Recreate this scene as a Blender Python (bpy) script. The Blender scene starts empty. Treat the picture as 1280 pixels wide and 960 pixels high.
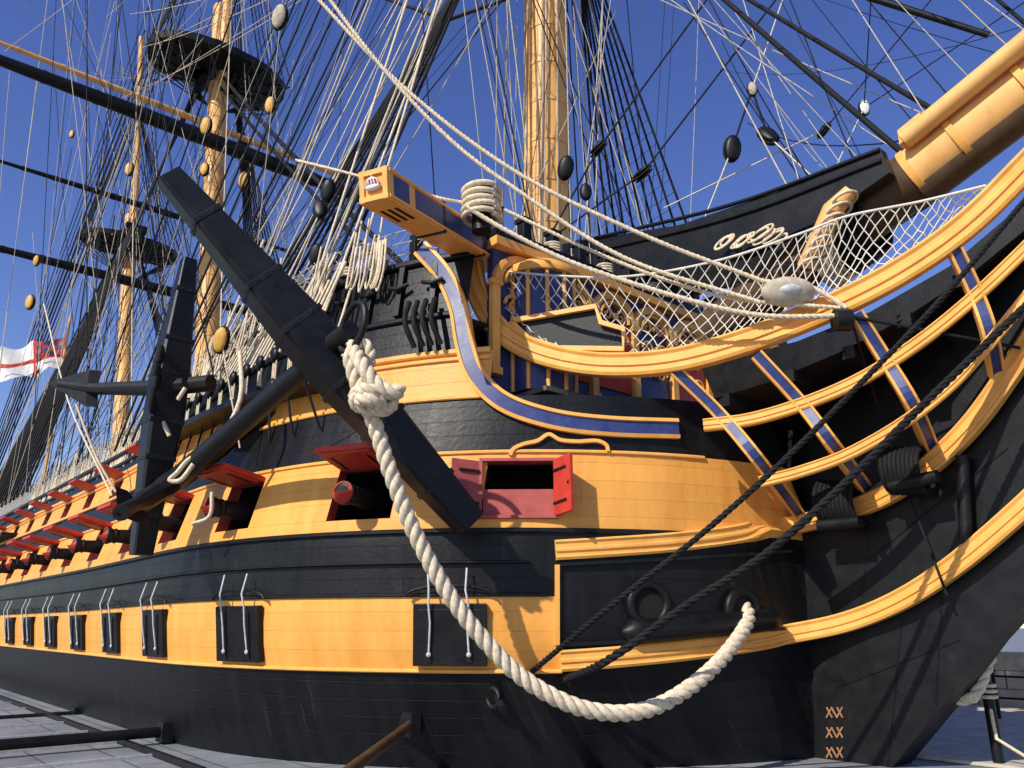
import bpy, math, random
from mathutils import Vector, Matrix
random.seed(7)
V=Vector
E=2.5            # eye height
CAM=V((0,-16,E))
HD=math.radians(40.6); PT=math.radians(16.8)
d=V((-math.cos(HD),math.sin(HD),0)); rgt=V((d.y,-d.x,0)); up=V((0,0,1))
FW=d*math.cos(PT)+up*math.sin(PT); UP=-d*math.sin(PT)+up*math.cos(PT)
scene=bpy.context.scene
# ---------------- materials
def newmat(name):
    m=bpy.data.materials.new(name); m.use_nodes=True
    nt=m.node_tree; b=nt.nodes['Principled BSDF']; return m,nt,b
def paint(name,c1,c2,rough=0.45,scale=3,bump=0.15,plank=None,coord='Object',spec=0.4,streak=False,dist=0.008,fine=9,scuff=None):
    m,nt,b=newmat(name); N=nt.nodes; L=nt.links
    tc=N.new('ShaderNodeTexCoord')
    n1=N.new('ShaderNodeTexNoise'); n1.inputs['Scale'].default_value=scale; n1.inputs['Detail'].default_value=5
    n1.inputs['Roughness'].default_value=0.65
    mp=N.new('ShaderNodeMapping')
    if streak: mp.inputs['Scale'].default_value=(1,1,0.25) if coord=='Object' else (2.2,0.35,1)
    L.new(tc.outputs[coord],mp.inputs[0]); L.new(mp.outputs[0],n1.inputs['Vector'])
    cr=N.new('ShaderNodeValToRGB'); cr.color_ramp.elements[0].position=0.33; cr.color_ramp.elements[1].position=0.66
    cr.color_ramp.elements[0].color=(*c1,1); cr.color_ramp.elements[1].color=(*c2,1)
    L.new(n1.outputs['Fac'],cr.inputs[0])
    col=cr.outputs[0]; hgt=None
    n2=N.new('ShaderNodeTexNoise'); n2.inputs['Scale'].default_value=scale*fine; n2.inputs['Detail'].default_value=3
    L.new(tc.outputs[coord],n2.inputs['Vector'])
    hgt=n2.outputs['Fac']
    if scuff:   # run marks and rubbed patches in the paint
        m2=N.new('ShaderNodeMapping'); m2.inputs['Scale'].default_value=scuff[2]; L.new(tc.outputs[coord],m2.inputs[0])
        n3=N.new('ShaderNodeTexNoise'); n3.inputs['Scale'].default_value=1; n3.inputs['Detail'].default_value=6; n3.inputs['Roughness'].default_value=0.7
        L.new(m2.outputs[0],n3.inputs['Vector'])
        mr=N.new('ShaderNodeMapRange'); mr.inputs['From Min'].default_value=0.60; mr.inputs['From Max'].default_value=0.78; mr.inputs['To Max'].default_value=scuff[1]
        L.new(n3.outputs['Fac'],mr.inputs[0])
        mx0=N.new('ShaderNodeMix'); mx0.data_type='RGBA'; L.new(mr.outputs[0],mx0.inputs[0]); L.new(col,mx0.inputs[6]); mx0.inputs[7].default_value=(*scuff[0],1); col=mx0.outputs[2]
    if plank:
        br=N.new('ShaderNodeTexBrick'); L.new(tc.outputs[plank[4] if len(plank)>4 else 'UV'],br.inputs['Vector'])
        br.inputs['Scale'].default_value=1; br.inputs['Brick Width'].default_value=plank[0]; br.inputs['Row Height'].default_value=plank[1]
        br.inputs['Mortar Size'].default_value=plank[2]; br.inputs['Mortar Smooth'].default_value=0.3
        br.inputs['Color1'].default_value=(1,1,1,1); br.inputs['Color2'].default_value=(0.90,0.90,0.90,1); br.inputs['Mortar'].default_value=(plank[3],)*3+(1,)
        mx=N.new('ShaderNodeMix'); mx.data_type='RGBA'; mx.blend_type='MULTIPLY'; mx.inputs[0].default_value=1
        L.new(col,mx.inputs[6]); L.new(br.outputs['Color'],mx.inputs[7]); col=mx.outputs[2]
        ma=N.new('ShaderNodeMath'); ma.operation='MULTIPLY_ADD'; L.new(br.outputs['Fac'],ma.inputs[0]); ma.inputs[1].default_value=-1.5; L.new(n2.outputs['Fac'],ma.inputs[2]); hgt=ma.outputs[0]
    L.new(col,b.inputs['Base Color'])
    bp=N.new('ShaderNodeBump'); bp.inputs['Strength'].default_value=bump; bp.inputs['Distance'].default_value=dist
    L.new(hgt,bp.inputs['Height']); L.new(bp.outputs[0],b.inputs['Normal'])
    rr=N.new('ShaderNodeMapRange'); rr.inputs['To Min'].default_value=rough-0.1; rr.inputs['To Max'].default_value=rough+0.15
    L.new(n1.outputs['Fac'],rr.inputs[0]); L.new(rr.outputs[0],b.inputs['Roughness'])
    b.inputs['Specular IOR Level'].default_value=spec
    return m
M={}
M['yel']=paint('ochre_hull_paint',(0.78,0.335,0.060),(0.92,0.43,0.09),0.45,0.9,0.5,(7,0.34,0.005,0.74),'UV',0.3,True,0.012,9,((0.42,0.17,0.035),0.55,(2.6,0.5,1)))
M['blk']=paint('black_hull_paint',(0.003,0.0033,0.0045),(0.009,0.0095,0.011),0.42,1.1,0.5,(6,0.3,0.010,0.45),'UV',0.26,True,0.012,9,((0.10,0.10,0.095),0.35,(5,0.45,1)))
M['yp']=paint('ochre_trim_paint',(0.78,0.36,0.07),(0.92,0.46,0.11),0.42,2.0,0.2,scuff=((0.40,0.17,0.04),0.4,(1.5,1.5,3)))
M['bp']=paint('black_gloss_paint',(0.003,0.0033,0.004),(0.009,0.0095,0.0105),0.42,2.5,0.3,spec=0.28,scuff=((0.05,0.05,0.05),0.3,(2,2,2)))
M['blue']=paint('blue_trim_paint',(0.022,0.034,0.13),(0.04,0.06,0.20),0.4,4,0.15)
M['red']=paint('red_lid_paint',(0.42,0.028,0.016),(0.56,0.05,0.028),0.5,4,0.2)
M['dull']=paint('faded_red_paint',(0.32,0.06,0.05),(0.44,0.09,0.075),0.6,4,0.2)
M['iron']=paint('black_iron',(0.005,0.005,0.006),(0.014,0.0135,0.013),0.45,6,0.4,spec=0.3)
M['rw']=paint('pale_hemp_rope',(0.52,0.42,0.28),(0.80,0.69,0.51),0.85,14,0.6,spec=0.1)
M['rg']=paint('grey_running_rope',(0.36,0.31,0.22),(0.56,0.49,0.37),0.85,8,0.1,spec=0.1)
M['rb']=paint('tarred_rope',(0.006,0.006,0.007),(0.015,0.0145,0.014),0.7,12,0.3,spec=0.2)
M['mast']=paint('ochre_mast_paint',(0.70,0.35,0.10),(0.86,0.47,0.15),0.5,1.2,0.2,streak=True,scuff=((0.35,0.16,0.05),0.5,(4,4,0.4)))
M['wood']=paint('block_varnish',(0.54,0.28,0.04),(0.74,0.41,0.07),0.5,6,0.3)
M['oak_and_shade']=paint('dark_oak_and_shade',(0.05,0.026,0.010),(0.10,0.052,0.02),0.6,3,0.3)  # dark timber; also colours in the shade under the bowsprit
M['deck']=paint('weathered_deck_wood',(0.10,0.085,0.065),(0.17,0.145,0.11),0.8,5,0.3)
M['steel']=paint('galvanised_strap',(0.38,0.38,0.38),(0.6,0.6,0.58),0.4,9,0.2)
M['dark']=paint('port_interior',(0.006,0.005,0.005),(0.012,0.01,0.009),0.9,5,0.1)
M['white']=paint('white_paint',(0.66,0.66,0.64),(0.80,0.80,0.78),0.5,4,0.1)
M['net']=paint('white_net_cord',(0.62,0.59,0.50),(0.8,0.77,0.68),0.8,6,0.1,spec=0.1)
M['stone']=paint('pale_stone',(0.40,0.35,0.26),(0.60,0.54,0.42),0.85,3,0.6,dist=0.02)
M['cop']=paint('copper_marks',(0.30,0.13,0.05),(0.44,0.21,0.10),0.5,9,0.3)
M['gr']=paint('dock_apron',(0.15,0.165,0.18),(0.27,0.285,0.30),0.7,0.5,0.5,(2.4,1.2,0.03,0.45,'Object'),'Object',0.4,False,0.02)
MK=list(M.keys())
# ---------------- mesh builder
class MB:
    def __init__(s): s.v=[];s.f=[];s.m=[];s.sm=[];s.uv=None
    def add(s,vs,fs,mat,smooth=False):
        o=len(s.v); s.v+= [tuple(p) for p in vs]
        for i,f in enumerate(fs):
            s.f.append([o+k for k in f]); s.m.append(mat if isinstance(mat,str) else mat[i]); s.sm.append(smooth)
    def box(s,c,ax,ay,az,mat):
        c=V(c);vs=[c+ax*i+ay*j+az*k for i in(-1,1) for j in(-1,1) for k in(-1,1)]
        s.add(vs,[(0,1,3,2),(4,6,7,5),(0,4,5,1),(2,3,7,6),(0,2,6,4),(1,5,7,3)],mat)
    def tube(s,pts,rads,mat,n=8,cap=True,smooth=True):
        pts=[V(p) for p in pts]
        if not hasattr(rads,'__len__'): rads=[rads]*len(pts)
        fr=frames(pts); vs=[]
        cs=[(math.cos(2*math.pi*k/n),math.sin(2*math.pi*k/n)) for k in range(n)]
        for p,(t,a,b),r in zip(pts,fr,rads):
            for c_,s_ in cs: vs.append(p+a*(r*c_)+b*(r*s_))
        fs=[]
        for i in range(len(pts)-1):
            for k in range(n):
                k2=(k+1)%n; fs.append((i*n+k,i*n+k2,(i+1)*n+k2,(i+1)*n+k))
        s.add(vs,fs,mat,smooth)
        if cap:
            s.add(vs[:n],[tuple(range(n))[::-1]],mat); s.add(vs[-n:],[tuple(range(n))],mat)
    def sweep(s,pts,prof,mats,outs):
        n=len(prof); vs=[]; L=len(pts)
        for i,p in enumerate(pts):
            t=(pts[min(i+1,L-1)]-pts[max(i-1,0)]).normalized()
            o=outs[i] if isinstance(outs,list) else outs
            o=(o-t*o.dot(t)).normalized(); w=t.cross(o).normalized()
            for (a,b) in prof: vs.append(p+o*a+w*b)
        fs=[];ms=[]
        for i in range(L-1):
            for k in range(n):
                k2=(k+1)%n; fs.append((i*n+k,i*n+k2,(i+1)*n+k2,(i+1)*n+k)); ms.append(mats[k] if isinstance(mats,list) else mats)
        s.add(vs,fs,ms)
        mm=mats[0] if isinstance(mats,list) else mats
        s.add(vs[:n],[tuple(range(n))[::-1]],mm); s.add(vs[-n:],[tuple(range(n))],mm)
    def ell(s,c,ax,ay,az,mat,n=10,m=7):
        c=V(c);vs=[]
        for j in range(m+1):
            th=math.pi*j/m
            for k in range(n):
                ph=2*math.pi*k/n
                vs.append(c+ax*(math.sin(th)*math.cos(ph))+ay*(math.sin(th)*math.sin(ph))+az*math.cos(th))
        fs=[(j*n+k,(j+1)*n+k,(j+1)*n+(k+1)%n,j*n+(k+1)%n) for j in range(m) for k in range(n)]
        s.add(vs,fs,mat,True)
    def poly(s,pts,ext,mat):
        n=len(pts); a=[V(p) for p in pts]; b=[p+ext for p in a]
        s.add(a+b,[tuple(range(n)),tuple(range(2*n-1,n-1,-1))]+[(i,i+n,(i+1)%n+n,(i+1)%n) for i in range(n)],mat)
    def build(s,name,parent=None,bevel=0):
        me=bpy.data.meshes.new(name); me.from_pydata(s.v,[],s.f)
        st=set(s.m); used=[k for k in MK if k in st]
        for k in used: me.materials.append(M[k])
        ix={k:i for i,k in enumerate(used)}
        me.polygons.foreach_set('material_index',[ix[k] for k in s.m])
        me.polygons.foreach_set('use_smooth',s.sm)
        if s.uv:
            ul=me.uv_layers.new(name='UVMap')
            for p in me.polygons:
                for li in p.loop_indices: ul.data[li].uv=s.uv[me.loops[li].vertex_index]
        me.validate(); me.update()
        o=bpy.data.objects.new(name,me); scene.collection.objects.link(o)
        if parent: o.parent=parent
        if bevel:
            md=o.modifiers.new('bevel','BEVEL'); md.width=bevel; md.segments=2; md.limit_method='ANGLE'; md.angle_limit=math.radians(40)
        return o
def frames(pts):
    out=[];L=len(pts);a=None
    for i in range(L):
        t=(pts[min(i+1,L-1)]-pts[max(i-1,0)])
        t=t.normalized() if t.length>1e-9 else V((0,0,1))
        if a is None: a=t.orthogonal().normalized()
        a=(a-t*a.dot(t)); a=a.normalized() if a.length>1e-6 else t.orthogonal().normalized()
        out.append((t,a,t.cross(a)))
    return out
def cat(pts,n=6):
    pts=[V(p) for p in pts]; P=[pts[0]*2-pts[1]]+pts+[pts[-1]*2-pts[-2]]; out=[]
    for i in range(1,len(P)-2):
        p0,p1,p2,p3=P[i-1:i+3]
        for k in range(n):
            t=k/n; out.append(0.5*((2*p1)+(p2-p0)*t+(2*p0-5*p1+4*p2-p3)*t*t+(3*p1-p0-3*p2+p3)*t**3))
    out.append(pts[-1]); return out
def resample(pts,step):
    out=[pts[0]];acc=0
    for a,b in zip(pts,pts[1:]):
        L=(b-a).length
        if L<1e-9: continue
        pos=step-acc
        while pos<=L: out.append(a+(b-a)*(pos/L)); pos+=step
        acc=L-(pos-step)
    out.append(pts[-1]); return out
def empty(name):
    o=bpy.data.objects.new(name,None); scene.collection.objects.link(o); return o
def ropes(name,lines,mat,parent,res=1):
    cu=bpy.data.curves.new(name,'CURVE'); cu.dimensions='3D'; cu.bevel_depth=1; cu.bevel_resolution=res; cu.use_fill_caps=False
    for pts,r in lines:
        q=[V(pts[0])]
        for a,b in zip(pts,pts[1:]):
            a=V(a);b=V(b); k=max(1,int((b-a).length/0.9))
            q+=[a+(b-a)*(i/k) for i in range(1,k+1)]
        sp=cu.splines.new('POLY'); sp.points.add(len(q)-1)
        for i,p in enumerate(q):
            sp.points[i].co=(p[0],p[1],p[2],1); sp.points[i].radius=r
    cu.materials.append(M[mat])
    o=bpy.data.objects.new(name,cu); scene.collection.objects.link(o); o.parent=parent; return o
def sag(a,b,s=0.02,n=8):
    a=V(a);b=V(b);L=(b-a).length
    if s<0.002: return [a,b]
    return [a+(b-a)*(i/n)-V((0,0,1))*(4*s*L*(i/n)*(1-i/n)) for i in range(n+1)]
def twisted(mb,path,R,mat,pitch=None,n=7,step=0.06,strands=3):
    pitch=pitch or R*6.5; pts=resample(path,step); fr=frames(pts)
    ss=[0]
    for a,b in zip(pts,pts[1:]): ss.append(ss[-1]+(b-a).length)
    for k in range(strands):
        q=[p+(a*math.cos(2*math.pi*(l/pitch+k/strands))+b*math.sin(2*math.pi*(l/pitch+k/strands)))*(R*0.52) for p,(t,a,b),l in zip(pts,fr,ss)]
        mb.tube(q,R*0.56,mat,n)
# ---------------- hull form
def lerp(tab,x):
    if x<=tab[0][0]: return tab[0][1]
    for (a,b),(c,e) in zip(tab,tab[1:]):
        if x<=c: return b+(e-b)*(x-a)/(c-a)
    return tab[-1][1]
def B(z): return lerp([(-1,8.9),(0.5,9.5),(2.5,9.8),(4.2,9.75),(6.8,9.0),(10.1,8.3)],z)
def bh(x,z):
    xs=-8.9+0.04*(z-3); t=(xs-x)/12
    if t<=0: return 0
    p=0.5+0.10*max(0,2.0-z)
    s=1 if t>=1 else (1-(1-t)**2.6)**p
    if x<-60: s*=1-0.35*((-60-x)/26)**2
    return B(z)*s
def sst(x,a,b):
    t=max(0,min(1,(x-a)/(b-a))); return t*t*(3-2*t)
def aft(x): return 1-sst(x,-29,-15)
XB=-12.3
def Z(k,x):
    a=aft(x)
    return {'b':-0.9,'b2':0.3,'L0':E-0.8,'L1':E+0.48-0.1*a,'L2':E+1.68-0.1*a,'pb':E+1.92-0.1*a,'pt':E+2.95-0.15*a,'L3':E+3.15-0.25*a,'L4':E+4.3-0.5*a,
      'ub':E+4.45-0.55*a,'ut':E+5.2-0.65*a,'L5':E+5.3-0.65*a,'M1':E+6.2-1.1*a,'T':E+7.6-2.1*a}[k]
def HN(x,z):
    e=0.05; t=(V((x+e,-bh(x+e,z),z))-V((x-e,-bh(x-e,z),z))).normalized(); e=0.1
    u=(V((x,-bh(x,z+e),z+e))-V((x,-bh(x,z-e),z-e))).normalized()
    n=t.cross(u).normalized()
    return n if (n.y<0 or (n.x>0 and n.y<0.3)) else -n
def HT(x,z):
    e=0.05; return (V((x+e,-bh(x+e,z),z))-V((x-e,-bh(x-e,z),z))).normalized()
def HP(x,z,off=0):
    p=V((x,-bh(x,z),z)); return p+HN(x,z)*off if off else p
# ---------------- survey: world points = measured sight lines met with the real surfaces (hull, rail planes, centreline) they lie on
def ray(u,v): return (FW*995+rgt*(u-640)+UP*(480-v)).normalized()
def onPl(u,v,p,n):
    r=ray(u,v); return CAM+r*((p-CAM).dot(n)/r.dot(n))
def mkpl(a,b): 
    a=V((a[0],a[1],0));b=V((b[0],b[1],0)); t=(b-a).normalized(); return a,V((t.y,-t.x,0))
PL={'R':mkpl((-12.8,-6),(-3.6,-1.2)),'M':mkpl((-10.2,-4.2),(-3.5,-0.9)),'K':(V((0,-0.62,0)),V((0,1,0))),'C':(V((0,0,0)),V((0,1,0))),'k':(V((0,-0.4,0)),V((0,1,0)))}
def S(u,v,k):
    if isinstance(k,(int,float)):
        r=ray(u,v); return CAM+r*(k/r.dot(d))
    if k=='H':
        r=ray(u,v); t=6
        while t<90:
            p=CAM+r*t
            if p.y>-bh(p.x,p.z): break
            t+=0.1
        lo,hi=t-0.1,t
        for _ in range(18):
            mid=(lo+hi)/2;p=CAM+r*mid
            if p.y>-bh(p.x,p.z): hi=mid
            else: lo=mid
        return CAM+r*lo
    return onPl(u,v,*PL[k])
ship=empty('sailing_warship')
# ---------------- hull mesh
lower=[-12.0,-16.1]+[-19.8-3.4*i for i in range(18)]
mid=[-13.6,-16.9]+[-20.1-3.3*i for i in range(18)]
upp=[-24.5-3.3*i for i in range(10)]
PW=0.62
holes=[('m',x-PW,x+PW) for x in mid]+[('u',x-0.5,x+0.5) for x in upp]+[('m',-11.62,-10.72)]
xs=set([XB,-11.75])
for i in range(49): xs.add(round(-8.83-12*(i/48)**2,4))
x=-21
while x>-86: xs.add(x); x-=1.0
for h in holes: xs.add(round(h[1],4)); xs.add(round(h[2],4))
xs=sorted(xs,reverse=True); xs=[x for i,x in enumerate(xs) if i==0 or xs[i-1]-x>0.003]
rows=['b','b2','L0','L1','L2','pb','pt','L3','L4','ub','ut','L5','M1','T']
bandm={0:'blk',1:'blk',2:'yel',3:'blk',4:'yel',5:'yel',6:'yel',7:'blk',8:'yel',9:'yel',10:'yel',11:'blk',12:'blk'}
sub={0:3,1:3,2:3,3:3,4:1,5:2,6:1,7:3,8:1,9:2,10:1,11:2,12:3}
def hull_side(name,sgn,withholes):
    mb=MB(); cols=[];arc=0;pv=None; uvs=[]
    for x in xs:
        c=[]
        for ri in range(len(rows)-1):
            z0=Z(rows[ri],x);z1=Z(rows[ri+1],x)
            for s_ in range(sub[ri]): c.append(z0+(z1-z0)*s_/sub[ri])
        c.append(Z('T',x)); cols.append(c)
        p=V((x,bh(x,3),0)); arc+= (p-pv).length if pv else 0; pv=p
        for z in c: mb.v.append((x,sgn*-bh(x,z) ,z)); uvs.append((arc,z))
    nr=len(cols[0]); seg=[ri for ri in range(len(rows)-1) for _ in range(sub[ri])]
    for i in range(len(xs)-1):
        xm=(xs[i]+xs[i+1])/2
        for j in range(nr-1):
            ri=seg[j]
            if (xm>XB and ri>=11) or (xm>-11.75 and ri>=8): continue
            if withholes:
                skip=False
                for (k,a,b) in holes:
                    if a<xm<b and ((k=='m' and ri==5) or (k=='u' and ri==9)): skip=True
                if skip: continue
            m=bandm[ri]
            if xm>-10.75 and ri==2: m='blk'
            a=i*nr+j; f=[a,a+1,a+nr+1,a+nr]
            if sgn<0: f=f[::-1]
            mb.f.append(f); mb.m.append(m); mb.sm.append(True)
    mb.uv=uvs
    return mb.build(name,ship)
hull_side('hull_starboard',1,True); hull_side('hull_port',-1,False)
hw=MB()
for (k,a,b) in holes:
    r0,r1=('pb','pt') if k=='m' else ('ub','ut')
    q=[HP(a,Z(r0,a)),HP(b,Z(r0,b)),HP(b,Z(r1,b)),HP(a,Z(r1,a))]
    n=-HN((a+b)/2,Z(r0,a)); n=V((n.x,n.y,0)).normalized()
    q2=[p+n*0.28 for p in q]; q3=[p+n*1.5 for p in q]
    hw.add(q+q2,[(0,1,5,4),(1,2,6,5),(2,3,7,6),(3,0,4,7)],'dull')
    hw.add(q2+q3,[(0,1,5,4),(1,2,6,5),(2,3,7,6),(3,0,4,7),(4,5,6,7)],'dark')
hw.build('port_linings',ship)
lids=MB()
def frame_at(x,z):
    t=HT(x,z); n=HN(x,z); u=n.cross(t); 
    if u.z<0: u=-u
    return HP(x,z),t,u.normalized(),n
for x in mid:
    z=Z('pt',x)+0.03; p,t,u,n=frame_at(x,z)
    nh=V((n.x,n.y,0)).normalized(); dirv=(nh*0.97+V((0,0,random.uniform(.14,.30)))).normalized(); nn=t.cross(dirv).normalized()
    if nn.z<0: nn=-nn
    lids.box(p+dirv*0.5,t*0.64,dirv*0.5,nn*0.05,'red')
    lids.box(p+dirv*0.48+nn*0.055,t*0.60,dirv*0.46,nn*0.012,'dull')
    lids.box(p+dirv*0.5-nn*0.065,t*0.55,dirv*0.43,nn*0.02,'red')
    for s_ in(-0.4,0.4):
        lids.box(p+dirv*0.45+t*s_+nn*0.08,t*0.04,dirv*0.42,nn*0.012,'iron')
        lids.box(p+dirv*0.45+t*s_-nn*0.09,t*0.03,dirv*0.3,nn*0.01,'iron')
        lids.tube([p+dirv*0.9+t*s_+nn*0.06,p+t*s_*0.8+V((0,0,0.75))],0.012,'rb',5)
for x in upp:
    z=Z('ut',x)+0.02; p,t,u,n=frame_at(x,z); nh=V((n.x,n.y,0)).normalized(); dirv=(nh*0.95+V((0,0,0.3))).normalized(); nn=t.cross(dirv).normalized()
    if nn.z<0: nn=-nn
    lids.box(p+dirv*0.4,t*0.5,dirv*0.38,nn*0.04,'red'); lids.box(p+dirv*0.4+nn*0.05,t*0.44,dirv*0.33,nn*0.015,'dull')
lids.build('gunport_lids_open',ship,0.01)
cl=MB()
for x in lower:
    zb=Z('L0',x)+0.1; zt=Z('L1',x)-0.12; zc=(zb+zt)/2; p,t,u,n=frame_at(x,zc)
    hh=(zt-zb)/2
    cl.box(p+n*0.03,t*0.66,u*hh,n*0.07,'bp')
    cl.box(p+n*0.085,t*0.57,u*(hh-0.09),n*0.02,'bp')
    for s_ in(-0.36,0.36):
        j=random.uniform(-.03,.03)
        cl.box(p+n*0.115+t*s_-u*0.02,t*0.045,u*hh*0.85,n*0.014,'iron')
        cl.ell(p+n*0.15+t*s_-u*(hh*0.62),t*0.05,u*0.05,n*0.03,'steel',8,5)
        cl.tube([p+n*0.14+t*s_-u*(hh*0.6),p+n*0.17+t*(s_+j)+u*(hh*0.4),p+n*0.18+t*s_+u*(hh*1.0),p+n*0.2+t*(s_-0.02+j)+u*(hh+0.25),p+n*0.04+t*(s_-0.05)+u*(hh+0.62)],0.022,'steel',6)
    q=[p+n*0.05+t*(0.8*math.cos(a))+u*(hh+0.14+0.18*math.sin(a)) for a in [math.pi*i/10 for i in range(11)]]
    cl.tube(q,0.03,'bp',6)
cl.build('gunport_lids_closed',ship,0.008)
def gun(x,z,nm='naval_cannon'):
    p,t,u,n=frame_at(x,z); nh=V((n.x,n.y,0)).normalized()
    mb=MB(); prof=[(-1.2,0.24),(-0.3,0.22),(0.1,0.19),(0.35,0.175),(0.38,0.175),(0.4,0.2),(0.44,0.2),(0.46,0.175),(0.5,0.19),(0.6,0.23),(0.66,0.22),(0.67,0.13)]
    mb.tube([p+nh*a for a,_ in prof],[b for _,b in prof],'iron',18)
    mb.tube([p+nh*0.655,p+nh*0.675,p+nh*0.675],[0.215,0.215,0.17],'red',18,False)
    mb.tube([p+nh*0.64,p+nh*0.69],[0.125,0.11],'iron',14)
    mb.build(nm)
for x in mid[:10]: gun(x,(Z('pb',x)+Z('pt',x))/2-0.08)
rl=MB()
def hull_rail(k,x0,x1,w,hgt,mat,dz=0,n=90):
    pts=[];outs=[]
    for i in range(n+1):
        x=x0+(x1-x0)*(i/n)**1.4; z=Z(k,x)+dz
        pts.append(HP(x,z,0)); outs.append(V((HN(x,z).x,HN(x,z).y,0)).normalized())
    prof=[(-0.05,-hgt/2),(w*0.7,-hgt/2),(w,-hgt*0.25),(w,hgt*0.25),(w*0.7,hgt/2),(-0.05,hgt/2)]
    rl.sweep(pts,prof,mat,outs)
hull_rail('L0',-10.8,-85,0.07,0.07,'yp',0.0)
hull_rail('L1',-10.8,-85,0.06,0.07,'bp',0.03)
hull_rail('L2',-9.3,-85,0.07,0.09,'bp',-0.03)
hull_rail('L3',-9.3,-85,0.05,0.07,'yp',0)
hull_rail('L4',-11.8,-85,0.06,0.08,'yp',0)
hull_rail('L5',-11.8,-85,0.08,0.12,'yp',0.0)
hull_rail('L5',-11.8,-85,0.06,0.08,'yp',-0.16)
hull_rail('M1',XB-0.1,-85,0.08,0.12,'bp',0)
hull_rail('T',XB-0.1,-85,0.12,0.16,'bp',0)
hull_rail('L1',-11,-85,0.09,0.05,'bp',0.6)
rl.build('hull_mouldings',ship)
dk=MB()
def deck(z,x0,x1,ins,n=30,mat='deck'):
    vs=[];fs=[]
    for i in range(n+1):
        x=x0+(x1-x0)*i/n; b=max(0,bh(x,z)-ins); vs+=[(x,-b,z),(x,b,z)]
    for i in range(n): fs.append((2*i,2*i+1,2*i+3,2*i+2))
    dk.add(vs,fs,mat)
deck(E+4.28,-9.05,XB-0.02,0.05,14,'bp')
deck(E+6.1,XB,-24,0.12,14); deck(E+4.0,-24,-85,0.12,60)
dk.add([(-85,-bh(-85,z),z) for z in(-1,3,9)]+[(-85,bh(-85,z),z) for z in(9,3,-1)],[(0,1,2,3,4,5)],'blk')
dk.add([(-24,-8.4,E+4),(-24,8.4,E+4),(-24,8.2,E+6.1),(-24,-8.2,E+6.1)],[(0,1,2,3)],'deck')
dk.build('decks',ship)
bk=MB()
bw=6.0; z0=E+4.3; z1=E+8.1
bk.box((XB-0.1,0,(z0+z1)/2),V((0.1,0,0)),V((0,bw,0)),V((0,0,(z1-z0)/2)),'blue')
nb=8; w=2*bw/nb
for i in range(nb+1):
    y=-bw+w*i
    bk.box((XB+0.07,y,z0+1.7),V((0.07,0,0)),V((0,0.1,0)),V((0,0,1.0)),'yp')
    bk.box((XB+0.08,y,z0+2.75),V((0.09,0,0)),V((0,0.15,0)),V((0,0,0.06)),'yp')
    bk.box((XB+0.08,y,z0+0.75),V((0.1,0,0)),V((0,0.14,0)),V((0,0,0.08)),'yp')
    if i<nb:
        c=y+w/2
        for rr,th in((w/2-0.05,0.10),(w/2-0.24,0.04)):
            arc=[V((XB+0.07,c+rr*math.cos(a),z0+2.82+(rr+0.0)*0.9*math.sin(a))) for a in [math.pi*k/12 for k in range(13)]]
            bk.sweep(arc,[(-0.06,-th),(0.08,-th),(0.1,0),(0.08,th),(-0.06,th)],'yp',V((1,0,0)))
        if i in(1,2,4,6):
            bk.box((XB+0.03,c,z0+1.9),V((0.03,0,0)),V((0,w/2-0.16,0)),V((0,0,0.85)),'red')
        # carved scrolls: mirrored pairs of spirals round a central boss
        for zz,R0 in((2.95,0.20),(2.35,0.24),(1.75,0.2)):
            for sg in(-1,1):
                arc=[V((XB+0.09,c+sg*(0.25+R0*(1-q/18)*math.cos(q*0.55)),z0+zz+R0*(1-q/18)*math.sin(q*0.55))) for q in range(17)]
                bk.tube(arc,[0.05-0.0018*q for q in range(17)],'yp',6)
            bk.ell((XB+0.09,c,z0+zz),V((0.06,0,0)),V((0,0.07,0)),V((0,0,0.09)),'yp',8,5)
bk.box((XB+0.05,0,z1-0.1),V((0.2,0,0)),V((0,bw+0.1,0)),V((0,0,0.1)),'yp')
bk.box((XB-0.1,0,z1+0.12),V((0.3,0,0)),V((0,bw+0.1,0)),V((0,0,0.12)),'bp')
bk.box((XB+0.5,0,z0+0.3),V((0.5,0,0)),V((0,bw-0.6,0)),V((0,0,0.05)),'deck')
rc=V((XB+0.1,-4.7,0)); 
bk.tube([rc+V((0,0,z0+0.4)),rc+V((0,0,z0+3.1))],[0.75,0.75],'blue',28)
bk.tube([rc+V((0,0,z0+3.1)),rc+V((0,0,z0+3.25)),rc+V((0,0,z0+3.45))],[0.86,0.9,0.6],'yp',28)
for k in range(8):
    a=-2.2+k*0.55; bk.tube([rc+V((0.77*math.cos(a),0.77*math.sin(a),z0+0.4)),rc+V((0.77*math.cos(a),0.77*math.sin(a),z0+3.1))],0.05,'yp',6)
bk.build('beakhead_bulkhead',ship)
# ---------------- head rails
def SV(lst,off=0):
    out=[]
    for (u,v,k) in lst:
        p=S(u,v,k)
        if off and k=='H': p=p+HN(p.x,p.z)*off
        out.append(p)
    return out
def K(lst,k): return [(a,b,k) for a,b in lst]
hr=MB()
RN=PL['R'][1]*1.0
if RN.y>0: RN=-RN
def band(h,wd):
    return [(-wd*0.6,-h),(wd*0.8,-h),(wd,-h*0.8),(wd*0.75,-h*0.55),(wd*0.75,-h*0.2),(wd*0.95,-h*0.08),(wd*0.95,h*0.15),(wd*0.7,h*0.25),(wd*0.7,h*0.6),(wd,h*0.75),(wd*0.8,h),(-wd*0.6,h)]
main_rail=cat(SV(K([(592,285),(590,330),(600,372),(625,412),(665,438),(720,453),(780,457),(850,450),(930,428),(1010,397),(1090,360),(1160,318),(1220,271),(1280,211),(1340,150),(1400,95)],'R')),8)
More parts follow.
